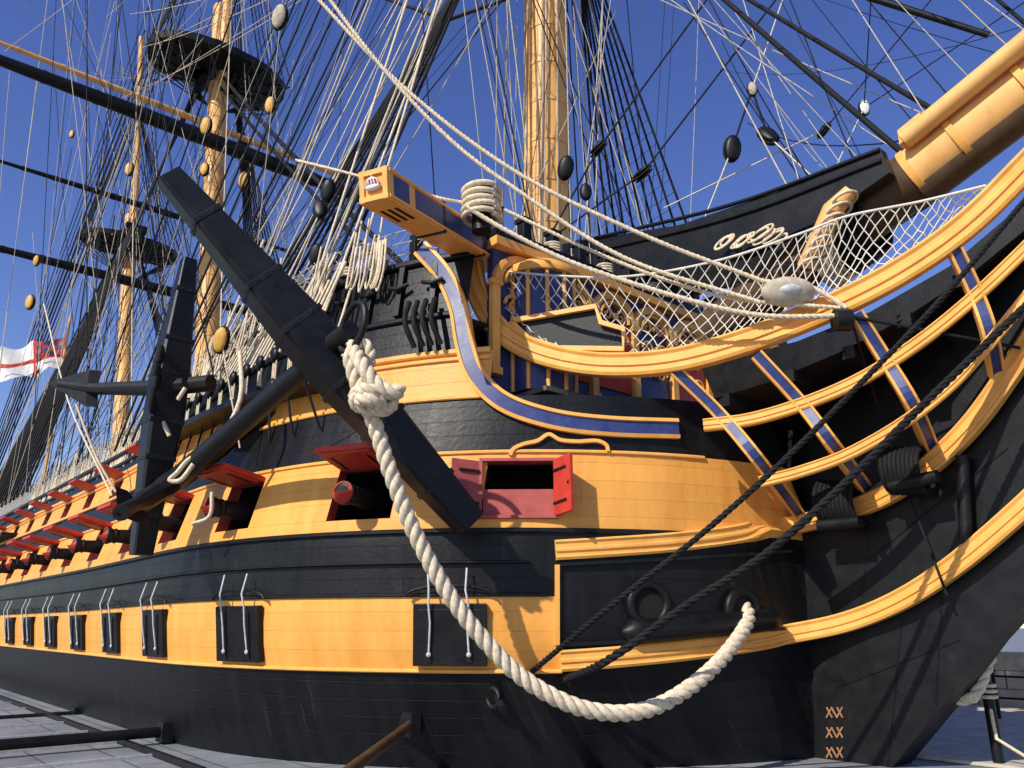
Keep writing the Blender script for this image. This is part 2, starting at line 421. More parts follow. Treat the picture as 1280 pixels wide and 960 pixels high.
hr.sweep(main_rail,band(0.235,0.16),'yp',RN)
mid_rail=cat(SV(K([(880,532),(940,524),(1010,503),(1080,472),(1150,427),(1220,370),(1290,303),(1360,230)],'M')),8)
hr.sweep(mid_rail,band(0.115,0.1),'yp',RN)
low_rail=cat(SV(K([(950,603),(1000,590),(1060,568),(1130,528),(1190,480),(1240,425),(1300,350),(1360,270)],'M')),8)
hr.sweep(low_rail,band(0.10,0.1),'yp',RN)
def houts(pts):
    o=[]
    for p in pts:
        if p.x<-9.1: n=HN(p.x,p.z); n=V((n.x,n.y,0)).normalized()
        else: n=V((0,-1,0))
        o.append(n)
    for _ in range(3): o=[(o[max(i-1,0)]+o[i]+o[min(i+1,len(o)-1)]).normalized() for i in range(len(o))]
    return o
up_cheek=cat(SV(K([(694,688),(760,684),(840,678),(920,668),(985,658)],'H')+K([(1050,642),(1110,618),(1165,580),(1220,525),(1280,440),(1330,360)],'K')),8)
hr.sweep(up_cheek,band(0.18,0.13),'yp',houts(up_cheek))
lo_cheek=cat(SV(K([(700,826),(780,820),(860,812),(930,803),(985,793)],'H')+K([(1060,777),(1130,748),(1200,702),(1280,634),(1340,575)],'K')),8)
hr.sweep(lo_cheek,band(0.18,0.13),'yp',houts(lo_cheek))
bl=[(-0.1,-0.2),(0.08,-0.2),(0.1,-0.13),(0.06,-0.12),(0.06,0.12),(0.1,0.13),(0.08,0.2),(-0.1,0.2)]
blm=['yp','yp','yp','blue','yp','yp','yp','yp']
for i,t_ in enumerate([[(843,462,'R'),(900,518,'M'),(952,580,'M'),(1000,645,'K')],[(945,443,'R'),(1000,503,'M'),(1040,555,'M'),(1080,608,'K')],
     [(1070,392,'R'),(1108,452,'M'),(1140,505,'M'),(1163,558,'K')],[(1193,312,'R'),(1218,365,'M'),(1236,415,'M'),(1246,470,'K')]]):
    c=cat(SV(t_),8); hr.sweep(c,[(a,b*0.62) for a,b in bl],blm,RN)
sup=cat(SV(K([(528,312),(556,345),(574,385),(582,430),(596,470),(630,504),(690,525),(760,534),(846,537)],'H'),0.04),8)
hr.sweep(sup,bl,blm,houts(sup))
pb=SV(K([(640,402),(745,384),(752,404),(780,412),(780,437),(700,436),(662,424)],'R'))
hr.poly([p-RN*0.05 for p in pb],-RN*0.1,'bp')
hr.sweep(pb+[pb[0]],[(-0.02,-0.05),(0.08,-0.05),(0.08,0.05),(-0.02,0.05)],'yp',RN)
kn=SV(K([(985,640),(1100,620),(1160,582),(1220,525),(1280,440),(1340,350),(1400,250),(1430,420),(1370,620),(1300,735),(1240,800),(1180,880),(1110,965),(1070,1060),(1000,1060)],'k'))
hr.poly(kn,V((0,0.8,0)),'bp')
for q0,q1 in(((1085,700),(1260,560)),((1045,860),(1200,800)),((1090,640),(1075,770)),((1130,748),(1110,960)),((1180,700),(1170,880))):
    hr.tube([S(*q0,'k'),S((q0[0]+q1[0])/2,(q0[1]+q1[1])/2,'k'),S(*q1,'k')],0.018,'bp',5)
kc=SV(K([(880,460),(1000,428),(1090,392),(1190,335),(1290,250),(1370,190),(1330,400),(1230,540),(1030,660),(960,640)],'C'))
hr.poly([p+V((0,-0.12,0)) for p in kc],V((0,0.24,0)),'bp')
for q in((905,500),(985,470),(1060,440),(1130,400),(1200,350)):
    a=S(q[0],q[1],'M'); hr.box(a*0.5+V((a.x*0.5,0,a.z*0.5)),V((0.12,0,0)),V((0,abs(a.y)*0.5,0)),V((0,0,0.12)),'bp')
fl_=[S(*q,'M') for q in((870,505),(960,478),(1050,440),(1130,398),(1210,345),(1290,280))]
for a,b in zip(fl_,fl_[1:]):
    hr.add([a,b,V((b.x,0,b.z)),V((a.x,0,a.z))],[(0,1,2,3)],'bp')
hr.build('head_rails',ship)
hp=MB()
def mir(pts): return [V((p.x,-p.y,p.z)) for p in pts]
RM=V((RN.x,-RN.y,0))
for c,pr in((main_rail,band(0.235,0.16)),(mid_rail,band(0.115,0.1)),(low_rail,band(0.10,0.1))): hp.sweep(mir(c),pr,'yp',RM)
hp.build('head_rails_port',ship)
# ---------------- small door port with red doors
dr=MB()
xm=-11.17; zc=(Z('pb',xm)+Z('pt',xm))/2; p,t,u,n=frame_at(xm,zc)
hgt=(Z('pt',xm)-Z('pb',xm))/2
tt=t if t.x>0 else -t
hwid=(HP(-10.72,zc)-HP(-11.62,zc)).length/2
cl_=p-tt*hwid; cr_=p+tt*hwid
dl=(-tt*0.9+n*0.42).normalized(); dr.box(cl_+dl*0.28+n*0.03-tt*0.06,dl*0.27,u*hgt,dl.cross(u)*0.03,'dull')
dl2=(tt*0.55+n*0.83).normalized(); dr.box(cr_+dl2*0.28+n*0.04,dl2*0.27,u*(hgt+0.02),dl2.cross(u)*0.03,'red')
for s_,dd,cc in((-1,dl,cl_-tt*0.06),(1,dl2,cr_)):
    for k in(-0.6,0.6): dr.box(cc+dd*0.2+n*0.06+u*(hgt*k),dd*0.2,u*0.025,dd.cross(u)*0.04,'iron')
    dr.ell(cc+dd*0.42+n*0.09,dd*0.035,u*0.035,n*0.03,'iron')
dr.box(p-n*0.1-u*hgt*0.5,tt*hwid*0.98,u*hgt*0.5,n*0.03,'dull')
for s_ in(-1,1): dr.box(p+u*(hgt+0.03)*s_+n*0.02,tt*(hwid+0.06),u*0.03,n*0.05,'dull')
for s_ in(-1,1): dr.box(p+tt*(hwid+0.03)*s_+n*0.02,tt*0.03,u*hgt,n*0.045,'dull')
og=[(638,570),(642,562),(655,556),(672,552),(686,544),(700,551),(722,553),(745,552),(757,557),(760,565)]
q=cat([S(a,b,'H')+n*0.03 for a,b in og],5); dr.sweep(q,[(-0.04,-0.035),(0.05,-0.035),(0.05,0.035),(-0.04,0.035)],'yp',n)
dr.build('chase_port_doors',ship,0.006)
# hawse plates
hz=MB()
for (uu,vv) in((808,755),(924,762)):
    c=S(uu,vv,'H'); n=HN(c.x,c.z); t=HT(c.x,c.z); u=n.cross(t).normalized()
    ring=[c+n*0.1+t*0.36*math.cos(a)+u*0.34*math.sin(a) for a in [2*math.pi*i/28 for i in range(29)]]
    hz.tube(ring,0.085,'bp',10)
    hz.tube([c-n*0.2,c+n*0.09],[0.33,0.33],'dark',28)
    hz.tube([c-n*0.0,c+n*0.1],[0.33,0.36],'dark',28,cap=False)
bol=cat([S(a,b,'H')+HN(S(a,b,'H').x,S(a,b,'H').z)*0.1 for a,b in((775,790),(830,786),(880,781),(930,777),(968,772))],5)
hz.tube(bol,[0.05]+[0.22]*(len(bol)-2)+[0.05],'bp',12)
pl=[(696,706),(760,703),(840,699),(920,694),(1018,690)]; pl2=[(696,806),(760,803),(840,798),(920,791),(1018,783)]
for q in (pl,pl2):
    c=cat([S(a,b,'H') for a,b in q],5); hz.sweep(c,[(-0.03,-0.03),(0.09,-0.03),(0.09,0.03),(-0.03,0.03)],'bp',houts(c))
e0=S(696,706,'H');e1=S(696,806,'H'); hz.sweep([e0,(e0+e1)/2,e1],[(-0.03,-0.04),(0.1,-0.04),(0.1,0.04),(-0.03,0.04)],'yp',houts([e0,e0,e1]))
hz.build('hawse_bolster',ship)
# ---------------- cathead
cd=MB()
T=S(468,232,12.4); Rr=S(600,312,'R'); ax=(Rr-T); L=ax.length; ax.normalize(); Rr=Rr+ax*0.8; L+=0.8
sd=ax.cross(V((0,0,1))).normalized(); 
if sd.x<0: sd=-sd
uv_=sd.cross(ax).normalized()
if uv_.z<0: uv_=-uv_
c=(T+Rr)/2; hwc=0.3
cd.box(c,ax*(L/2),sd*hwc,uv_*hwc,'yp')
cd.box(c+sd*hwc,ax*(L/2-0.9),sd*0.012,uv_*0.19,'blue')
cd.box(T+ax*0.42+sd*hwc,ax*0.26,sd*0.012,uv_*0.19,'blue')
for q in(-0.24,0.24): cd.box(c+sd*(hwc+0.01)+uv_*q,ax*(L/2),sd*0.02,uv_*0.03,'yp')
for q in(-0.15,0,0.15): cd.box(T+ax*0.75-uv_*hwc+sd*q,ax*0.32,sd*0.035,uv_*0.01,'dark')
for q in(-0.24,0.24): cd.box(T-ax*0.015+uv_*q,ax*0.03,sd*0.3,uv_*0.05,'yp'); cd.box(T-ax*0.015+sd*q,ax*0.028,sd*0.05,uv_*0.3,'yp')
cd.ell(T-ax*0.05-uv_*0.05,ax*0.06,sd*0.17,uv_*0.06,'white',12,6); cd.ell(T-ax*0.05+uv_*0.02,ax*0.05,sd*0.13,uv_*0.10,'red',12,6)
for k in range(5):
    s0=-0.14+0.07*k; cd.tube([T-ax*0.08+sd*s0-uv_*0.05,T-ax*0.11+sd*s0*0.8+uv_*0.07,T-ax*0.08+uv_*0.13],0.016,'white',5)
cd.ell(T-ax*0.08+uv_*0.16,ax*0.03,sd*0.03,uv_*0.03,'yp')
for q in(0.4,0.75): cd.box(T+(Rr-T)*q,ax*0.05,sd*0.32,uv_*0.32,'iron')
cd.build('cathead',ship,0.015)
# ---------------- anchors
def stock(mb,P,Q,w0,wm,w1,upv,bands=(0.12,0.3,0.42,0.58,0.7,0.88)):
    ax=(Q-P);L=ax.length;ax=ax.normalized(); s1=ax.cross(upv).normalized(); s2=s1.cross(ax).normalized()
    st=[(0,w0),(0.02,w0*1.05),(0.42,wm),(0.58,wm),(0.98,w1*1.05),(1,w1)]
    ch=0.82; vs=[]
    for t,w in st:
        for a,b in((1,ch),(ch,1),(-ch,1),(-1,ch),(-1,-ch),(-ch,-1),(ch,-1),(1,-ch)): vs.append(P+ax*(L*t)+s1*(a*w)+s2*(b*w))
    fs=[(i*8+k,i*8+(k+1)%8,(i+1)*8+(k+1)%8,(i+1)*8+k) for i in range(len(st)-1) for k in range(8)]
    fs+=[tuple(range(8))[::-1],tuple(range(len(vs)-8,len(vs)))]
    mb.add(vs,fs,'bp')
    for t in bands:
        w=w0+(wm-w0)*min(1,t/0.45) if t<0.5 else w1+(wm-w1)*min(1,(1-t)/0.45)
        mb.box(P+ax*(L*t),ax*0.05,s1*(w+0.02),s2*(w+0.02),'iron')
        for a in(-0.5,0.5):
            for s3,s4 in((s1,s2),(s2,s1)):
                for sg in(-1,1): mb.ell(P+ax*(L*t)+s3*sg*(w+0.02)+s4*a*w,ax*0.02,s4*0.02,s3*0.02,'iron',6,4)
    return ax,s1,s2
def fluke(mb,tip,base,nrm,w=0.55):
    ax=(tip-base).normalized(); s=ax.cross(nrm).normalized(); L=(tip-base).length
    q=[base+s*w*0.7,base+s*w+ax*L*0.25,base+ax*L*0.98,base-s*w+ax*L*0.25,base-s*w*0.7]
    mb.poly([p+nrm*0.04 for p in q],-nrm*0.08,'iron')
an=MB()
P=S(211,221,11.8);Q=S(588,655,14.0)
stock(an,P,Q,0.20,0.40,0.24,V((0.7,-0.5,0.3)))
C=P+(Q-P)*0.5
EN=S(222,598,17.2)
shk=(EN-C).normalized()
an.tube([C-shk*0.9,C,EN],[0.17,0.19,0.25],'iron',10)
armn=shk.cross((Q-P).normalized()).normalized()
for s_ in(-1,1):
    tip=EN-shk*1.35+armn*s_*2.1
    an.tube(cat([EN+shk*0.1,EN-shk*0.15+armn*s_*0.9,tip],5),[0.26]*3+[0.22]*4+[0.16]*4,'iron',8)
    fluke(an,tip+(tip-EN).normalized()*0.15,EN-shk*0.5+armn*s_*1.3,(-shk*0.5+armn*s_*0.5).normalized(),0.5)
ringc=C-shk*0.95; rv=V((0,0,1))
an.tube([ringc+(rv*math.cos(a)+shk*math.sin(a))*0.38 for a in [2*math.pi*i/24 for i in range(25)]],0.06,'iron',8)
an.build('anchor',None,0.012)
an2=MB()
P2=S(236,325,17.3);Q2=S(176,694,17.3)
stock(an2,P2,Q2,0.16,0.36,0.2,V((0,-1,0)))
C2=P2+(Q2-P2)*0.46
F2=S(75,480,18.8); B2=S(118,486,18.4)
an2.tube([C2,B2,F2],[0.2,0.15,0.1],'iron',8)
an2.poly([S(58,478,18.9),S(112,462,18.4),S(107,485,18.4),S(106,508,18.4)],V((0.1,0.25,0)),'iron')
an2.tube([C2+V((1,0.6,0)),C2],[0.2,0.2],'iron',8)
for o in(-0.3,0.3):
    cc=C2+V((0.5,-0.4,o)); an2.tube([cc+V((0.25*math.cos(a),-0.1*math.cos(a),0.42*math.sin(a))) for a in [2*math.pi*i/20 for i in range(21)]],0.08,'rb',8)
an2.build('anchor',None,0.012)
# ---------------- thick anchor rope
cr=MB()
pth=[(436,440,12.3),(447,480,12.3),(468,530,12.4),(488,590,12.5),(518,665,12.7),(558,738,12.9),(605,800,13.1),(660,852,13.3),(730,886,13.5),(800,889,13.8),(858,862,14.2),(905,820,14.8),(934,778,15.5),(930,758,15.9),(912,758,16.2)]
path=cat([S(*p) for p in pth],10)
twisted(cr,path,0.128,'rw',0.62,9,0.05)
def ringloop(c,a,b,ra,rb_,turn=1,n=26,drift=None):
    return [c+a*(ra*math.cos(2*math.pi*turn*i/n))+b*(rb_*math.sin(2*math.pi*turn*i/n))+(drift or V((0,0,0)))*(i/n) for i in range(n+1)]
kc_=S(466,492,12.2)
twisted(cr,ringloop(kc_,rgt,UP,0.30,0.13,1.1,30,V((0.05,0,-0.2))),0.12,'rw',0.6,8)
twisted(cr,ringloop(kc_+UP*0.1-d*0.12,rgt,d,0.16,0.16,2.2,40,V((0,0,-0.35))),0.11,'rw',0.6,8)
twisted(cr,cat([S(440,432,12.25),S(452,455,12.0),S(470,480,11.95),S(492,492,12.0),S(500,486,12.1)],6),0.12,'rw',0.6,8)
twisted(cr,cat([S(438,432,12.3),S(452,428,12.5),S(462,440,12.5),S(460,470,12.4)],6),0.1,'rw',0.6,8)
cr.build('anchor_rope')
tr=MB()
for pts_,R in(([(662,842,'H'),(760,760,13.2),(880,665,12.8),(980,575,12.4),(1080,475,12.2),(1180,370,12.0),(1290,240,11.8)],0.05),
   ([(700,852,'H'),(760,825,13.2),(860,755,13.0),(960,690,12.8),(1060,600,12.6),(1160,500,12.4),(1300,365,12.0)],0.065)):
    twisted(tr,cat([S(*p) for p in pts_],8),R,'rb',R*7,6,0.05)
for (u,v) in((1058,630),(1140,590)):
    for k in range(9):
        c=S(u-22+5.5*k,v,'K')+V((0,-0.2,0)); tr.tube([c+V((0,0.35*math.sin(a),0.42*math.cos(a))) for a in [2*math.pi*i/16 for i in range(17)]],0.05,'rb',6)
tr.tube([S(1085,655,'K')+V((0.1,-0.5,0)),S(1040,660,'K')+V((0,-0.5,0))],0.12,'bp',10)
tr.tube([S(1180,600,'K')+V((0.1,-0.5,0)),S(1128,612,'K')+V((0,-0.5,0))],0.12,'bp',10)
tr.tube([S(1203,570,'K'),S(1208,680,'K')],0.12,'bp',10)
for pts_,R in(([(1070,400,'R'),(1120,560,'K'),(1190,745,'K')],0.025),([(1050,395,'R'),(1280,438,'K')],0.03)):
    tr.tube(cat([S(*p)+V((0,-0.2,0)) for p in pts_],6),R,'rb',6)
c=S(622,872,'H'); tr.tube([c+V((0.16*math.cos(a),-0.1,0.16*math.sin(a))) for a in [2*math.pi*i/16 for i in range(17)]],0.05,'iron',6)
tr.tube([c,c+V((0.35,-0.15,-0.15))],0.07,'iron',8)
tr.build('gammoning_ropes',ship)
dm=MB()
for r_ in range(4):
    v=890+25*r_
    for k,dx in enumerate((-8,-2,5)):
        a=S(1045+dx-3,v-6,'k');b=S(1045+dx+4,v+7,'k');cdd=S(1045+dx+4,v-6,'k');e_=S(1045+dx-3,v+7,'k')
        dm.tube([a+V((0,-0.02,0)),b+V((0,-0.02,0))],0.02,'cop',4); 
        if k!=1: dm.tube([cdd+V((0,-0.025,0)),e_+V((0,-0.025,0))],0.02,'cop',4)
dm.build('draught_marks',ship)
# ---------------- netting on head
nl=[]
topc=cat(SV(K([(622,338),(700,345),(790,345),(900,325),(1000,292),(1060,270),(1150,252),(1232,232)],'R')),10)
botc=cat(SV(K([(632,385),(700,440),(790,448),(880,438),(960,408),(1050,375),(1140,325),(1225,262)],'R')),10)
def at(c,t):
    f=t*(len(c)-1);i=min(int(f),len(c)-2);return c[i]+(c[i+1]-c[i])*(f-i)
def net(nl,botc,topc,NU,NV,r,bulge=0.25,out=None):
    nn_=[[at(botc,i/NU)+(at(topc,i/NU)-at(botc,i/NU))*(j/NV)+out*(-bulge*math.sin(math.pi*j/NV)+random.uniform(-.03,.03))+V((random.uniform(-.025,.025),0,random.uniform(-.03,.03)-(0.10+0.08*math.sin(i*0.37))*math.sin(math.pi*j/NV))) for j in range(NV+1)] for i in range(NU+1)]
    for i in range(NU):
        for j in range(NV):
            if (i+j)%2==0: nl.append(([nn_[i][j],nn_[i+1][j+1]],r))
            else: nl.append(([nn_[i+1][j],nn_[i][j+1]],r))
net(nl,botc,topc,84,11,0.012,0.25,RN)
nl.append((topc,0.028))
ropes('head_netting',nl,'net',ship,0)
nl=[]
net(nl,mir(botc),mir(topc),60,8,0.011,0.25,RM); nl.append((mir(topc),0.02))
ropes('head_netting_port',nl,'net',ship,0)
# ---------------- bowsprit
bs=MB()
b0=S(1030,360,'C');b1=S(1165,205,'C');b2=S(1290,108,'C'); dv=(b2-b1).normalized(); dv=V((dv.x,0,dv.z)).normalized()
b0=b1-dv*6
bs.tube([b0+dv*k for k in(0,3,5.6)],[0.6,0.6,0.6],'oak_and_shade',24)
bs.tube([b0+dv*k for k in(5.6,9,12,16)],[0.6,0.56,0.5,0.42],'mast',24)
for k in(5.6,6.6,8.0,10): bs.tube([b0+dv*k,b0+dv*(k+0.14)],0.63,'yp',24)
bs.tube([b1-dv*0.2+V((0,-0.75,0.4)),b1+dv*14+V((0,-0.6,0.6))],[0.2,0.17],'mast',14)
bs.box(b1+dv*0.0+V((0,-0.4,0.45)),dv*0.25,V((0,0.5,0)),V((0,0,0.16)),'yp')
# shaded underside of the bowsprit, modelled as a dark brown strip
bs.tube([b0+dv*5.7-V((0,0,0.33)),b0+dv*15-V((0,0,0.3))],[0.42,0.34],'oak_and_shade',16)
for k in range(12):
    c=b0+dv*(3.4+0.11*k)-V((0,0,0.1)); bs.tube([c+V((0,0.72*math.cos(a),0.8*math.sin(a)-0.1)) for a in [2*math.pi*i/16 for i in range(17)]],0.05,'rw' if k<5 else 'rb',6)
gb=[S(*q,'C') for q in((700,322),(880,296),(1000,258),(1128,207),(1140,236),(1060,290),(960,335),(800,360),(700,362))]
bs.poly([p+V((0,-1.0,0)) for p in gb],V((0,0.25,0)),'bp')
bs.poly([p+V((0,1.0,0)) for p in gb],V((0,-0.25,0)),'bp')
for q0,q1 in(((760,314),(1128,209)),((760,330),(1130,222))):
    bs.tube(cat([S(*q0,'C')+V((0,-1.02,0)),S((q0[0]+q1[0])//2,(q0[1]+q1[1])//2+12,'C')+V((0,-1.02,0)),S(*q1,'C')+V((0,-1.02,0))],6),0.05,'bp',6)
bs.tube([S(1045,355,'C')+V((0,-1.25,0)),S(1078,285,'C')+V((0,-1.25,0)),S(1098,262,'C')+V((0,-1.2,0))],[0.2,0.22,0.15],'mast',12)
for k in range(7):
    c=S(1050+7*k,352-13*k,'C')+V((0,-1.25,0)); bs.tube([c+V((0.24*math.cos(a),0.26*math.sin(a),0.08*math.cos(a))) for a in [2*math.pi*i/14 for i in range(15)]],0.035,'rw',6)
# nippered lashings and small coils on the gangboard
for (u,v) in((945,322),(968,318),(990,316),(1010,318)):
    c=S(u,v,'C')+V((0,-1.3,0))
    for k in range(3): bs.tube(ringloop(c+V((random.uniform(-.1,.1),0,random.uniform(-.08,.08))),V((1,0,0.2)),V((0,0.3,1)),random.uniform(.15,.3),random.uniform(.08,.15),1,16),0.028,'rw',5)
bs.build('bowsprit',ship)
fc=MB()
for i in range(14):
    y=-5.9+0.9*i; fc.box((XB-0.1,y,E+8.5),V((0.12,0,0)),V((0,0.12,0)),V((0,0,0.38)),'bp'); fc.box((XB-0.1,y,E+8.92),V((0.16,0,0)),V((0,0.16,0)),V((0,0,0.06)),'bp')
    if i%2==0:
        for k in range(4): fc.tube([V((XB-0.1+0.2*math.cos(a),y+0.2*math.sin(a),E+8.4+0.07*k)) for a in [2*math.pi*q/12 for q in range(13)]],0.035,'rw',5)
for i in range(12):
    x=XB-0.4-0.95*i; z=Z('T',x); y=-bh(x,z)+0.1
    fc.box((x,y,z+0.35),V((0.11,0,0)),V((0,0.11,0)),V((0,0,0.4)),'bp')
    if i%3!=1:
        for k in range(3): fc.tube([V((x+0.19*math.cos(a),y+0.19*math.sin(a),z+0.2+0.08*k)) for a in [2*math.pi*q/12 for q in range(13)]],0.04,'rw' if i%2 else 'rg',5)
# dark bulwark planks, cleats and kevels on the outside of the forecastle
for i in range(7):
    x=-13.0-0.75*i; p,t,u,n=frame_at(x,E+6.9); fc.box(p+n*0.06,t*0.07,u*0.62,n*0.06,'bp')
    fc.tube([p+n*0.15-t*0.25+u*0.1,p+n*0.2,p+n*0.15+t*0.25+u*0.1],0.05,'iron',6)
p,t,u,n=frame_at(-13.1,E+6.0); 
for k in range(4): fc.tube(cat([p+n*0.2+t*(0.2*k-0.3)+u*0.5,p+n*0.45+t*(0.2*k-0.2)-u*0.1,p+n*0.2+t*(0.2*k-0.05)-u*0.6],5),0.06,'rb',7)
fc.build('timberheads',ship,0.01)
# ---------------- masts
ms=MB()
def mast(pA,pB,rA,rB,mat='mast',st=1.5):
    n=14; ms.tube([pA+(pB-pA)*i/n for i in range(n+1)],[rA+(rB-rA)*i/n for i in range(n+1)],mat,24)
    L=(pB-pA).length; k=1.2
    while k<L:
        p=pA+(pB-pA)*(k/L); t=(pB-pA).normalized(); r=rA+(rB-rA)*k/L
        ms.tube([p,p+t*0.12],r+0.025,mat,24); k+=st
F0=V((-17.0,0,E+5)); F1=S(683,0,'C'); F1=F0+(F1-F0)*1.9
mast(F0,F1,0.72,0.6)
for ang in(-2.4,-1.7,-0.9,-0.2):
    o=V((math.cos(ang),math.sin(ang),0)); ms.tube([F0+o*0.72+V((0,0,3)),F1+o*0.60],0.06,'mast',6)
G0=S(262,420,'C'); G1=S(284,0,'C'); Gt=S(272,95,'C')
dirm=(G1-G0).normalized(); G00=G0-dirm*((G0.z-E-4)/dirm.z)
mast(G00,Gt+dirm*7,0.75,0.6); mast(Gt+dirm*-1+V((1.0,0,0)),G1+dirm*22+V((1.0,0,0)),0.4,0.3)
H0=S(153,480,'C');Ht=S(162,312,'C'); dirh=(S(170,100,'C')-H0).normalized(); H00=H0-dirh*((H0.z-E-4)/dirh.z)
mast(H00,Ht+dirh*4,0.62,0.5); mast(Ht+V((0.9,0,0)),Ht+dirh*30+V((0.9,0,0)),0.36,0.22)
def top(c,ra,rb2,th=0.5):
    n=28; ring=[(math.cos(2*math.pi*i/n),math.sin(2*math.pi*i/n)) for i in range(n)]
    def R(z,k): return [c+V((ra*k*(max(-0.75,x) if x<0 else x),rb2*k*(abs(y)**0.8)*(1 if y>0 else -1),z)) for x,y in ring]
    a,b,e2=R(0,1),R(th,1.02),R(-0.5,0.35)
    ms.add(e2+a+b,[(i,(i+1)%n,n+(i+1)%n,n+i) for i in range(n)]+[(n+i,n+(i+1)%n,2*n+(i+1)%n,2*n+i) for i in range(n)]+[tuple(range(2*n,3*n))],'bp')
    for i in range(0,n,2): ms.tube([e2[i],a[i]+V((0,0,-0.06))],0.09,'bp',4)
    for i in range(n//2+2,n-1,2): ms.tube([b[i],b[i]+V((0,0,1.3))],0.06,'bp',4)
    ms.box(c+V((0,0,1.6)),V((1.6,0,0)),V((0,0.9,0)),V((0,0,0.25)),'bp')
    for y in(-0.7,0.7): ms.box(c+V((0,y,-0.7)),V((1.8,0,0)),V((0,0.14,0)),V((0,0,0.3)),'bp')
top(Gt,3.2,5.0); top(Ht,2.5,4.0,0.4)
ms.build('masts_and_tops',ship)
yd=MB()
def yard(c,half,r,mat,tilt=0,brace=0):
    a=c+V((-brace*half,-half,tilt*half)); b=c+V((brace*half,half,-tilt*half))
    n=12; yd.tube([a+(b-a)*i/n for i in range(n+1)],[r*(1-0.55*abs(2*i/n-1)**1.6) for i in range(n+1)],mat,12)
    for i in range(1,12):
        p=a+(b-a)*i/12; yd.tube([p,p+(b-a).normalized()*0.25],r*(1-0.55*abs(2*i/12-1)**1.6)+0.03,'bp' if mat!='mast' else mat,12)
yard(S(283,196,'C')+V((1.2,0,0)),17,0.52,'bp')
yard(S(260,172,'C')+V((1.6,0,0)),15,0.24,'mast')
yard(S(215,372,'C')+V((1.0,0,0)),13,0.36,'bp')
yard(S(240,228,'C')+V((-6,0,0)),12,0.25,'bp')
yd.tube([S(1060,-12,15),S(1236,44,14)],[0.09,0.07],'bp',8)
yd.tube([S(700,-25,40),S(560,25,44),S(470,-5,50)],[0.1,0.15,0.1],'bp',8)
yd.build('yards',ship)
# ---------------- standing & running rigging
blackL=[];whiteL=[];thin=[];paleL=[]
def shrouds(head,xs_,y,z,r,sgn,rat=True,step=0.45,spread=0.5):
    feet=[V((x,sgn*y,z)) for x in xs_]; hs=[head+V((0.12*i-0.3,sgn*spread,-0.15*i)) for i in range(len(xs_))]
    for f,h in zip(feet,hs): blackL.append(([f+(h-f)*0.045,h],r))
    if rat:
        nst=int((head.z-z)/step)
        for k in range(4,int(nst*0.93)):
            t=k/nst; pts=[f+(h-f)*t+V((0,0,random.uniform(-.03,.03))) for f,h in zip(feet,hs)]
            thin.append((pts,0.012 if step<0.5 else 0.016))
fh=F0+(F1-F0).normalized()*24; 
YF=bh(-17,8.5)+0.45
for sgn in(-1,1): shrouds(fh,[-15.0-0.8*i for i in range(10)],YF,E+5.6,0.045,sgn)
gh=Gt+dirm*0.5; hh_=Ht+dirh*0.4
for sgn in(-1,1):
    shrouds(gh,[G00.x+1-1.15*i for i in range(11)],9.2,E+4.6,0.06,sgn,True,0.6,1.0)
    shrouds(hh_,[H00.x+0.5-1.1*i for i in range(7)],8.6,E+5,0.05,sgn,True,0.6,0.8)
    for base,wd,L_ in((Gt,4.9,22),(Ht,4.0,18)):
        dm_=dirm if base is Gt else dirh
        hs=base+dm_*L_+V((1,0,0)); ft=[base+V((-2.2+0.9*i,sgn*wd*0.95,0.6)) for i in range(6)]
        for f in ft: blackL.append(([f,hs],0.045))
        for k in range(1,30):
            t=k/34; thin.append(([f+(hs-f)*t for f in ft],0.014))
        for i in range(6): blackL.append(([base+V((-2.2+0.9*i,sgn*wd*0.95,0)),base-dm_*3.2+V((0,sgn*0.6,0))],0.05))
mh=Gt+dirm*22; zh=Ht+dirh*24; ft=fh+V((0,0,16))
for sgn in(-1,1):
    for i in range(5):
        blackL.append(([V((-23.2-0.9*i,sgn*9.5,E+5.2)),ft+V((0,0,4*i-4))],0.035))
        blackL.append(([V((G00.x-12-0.9*i,sgn*9.3,E+4.6)),mh+V((0,0,3*i-3))],0.05))
        blackL.append(([V((H00.x-8-0.9*i,sgn*8.3,E+5)),zh+V((0,0,3*i-3))],0.04))
for i,(a,b,r) in enumerate([(gh,V((-19,0.6,E+8)),0.13),(gh+V((0,0,-1)),V((-18.5,-0.8,E+7.5)),0.11),(mh,fh+V((-0.5,0,0.5)),0.07),(mh+V((0,0,2)),fh+V((-0.5,0,-2)),0.05),
   (hh_,G00+V((-1,0,8)),0.09),(zh,Gt,0.06),(zh+V((0,0,8)),Gt+dirm*10,0.04),(mh+V((0,0,14)),ft,0.04)]):
    blackL.append((sag(a,b,0.012),r))
for k,(off,hz_,r) in enumerate([(5.5,-1,0.075),(6.5,-2.5,0.06),(8.5,13,0.04),(9.5,10,0.04),(11,15,0.03),(13,20,0.03),(15,28,0.025),(16,32,0.025)]):
    p=b0+dv*off+V((0,0,0.6)); blackL.append((sag(p+V((0,-0.2,0)),fh+V((0.4,0,hz_)),0.006),r))
    whiteL.append((sag(p+V((0,0.3,0)),fh+V((0.2,0.4,hz_-3)),0.01),0.014))
for i in range(30):
    a=V((-13.5-random.random()*3,random.uniform(-5,5),E+7.8)); b=fh+V((random.uniform(-.5,2),random.uniform(-9,9),random.uniform(-3,14)))
    (whiteL if i%3 else blackL).append((sag(a,b,random.uniform(0,0.02)),random.choice((0.012,0.016,0.02))))
for i in range(20):
    x=F0.x+random.uniform(-1,1.4); y=random.uniform(-1.6,1.8); whiteL.append(([V((x,y,E+6)),V((x+0.2,y*0.6,E+32))],random.choice((0.014,0.02,0.026))))
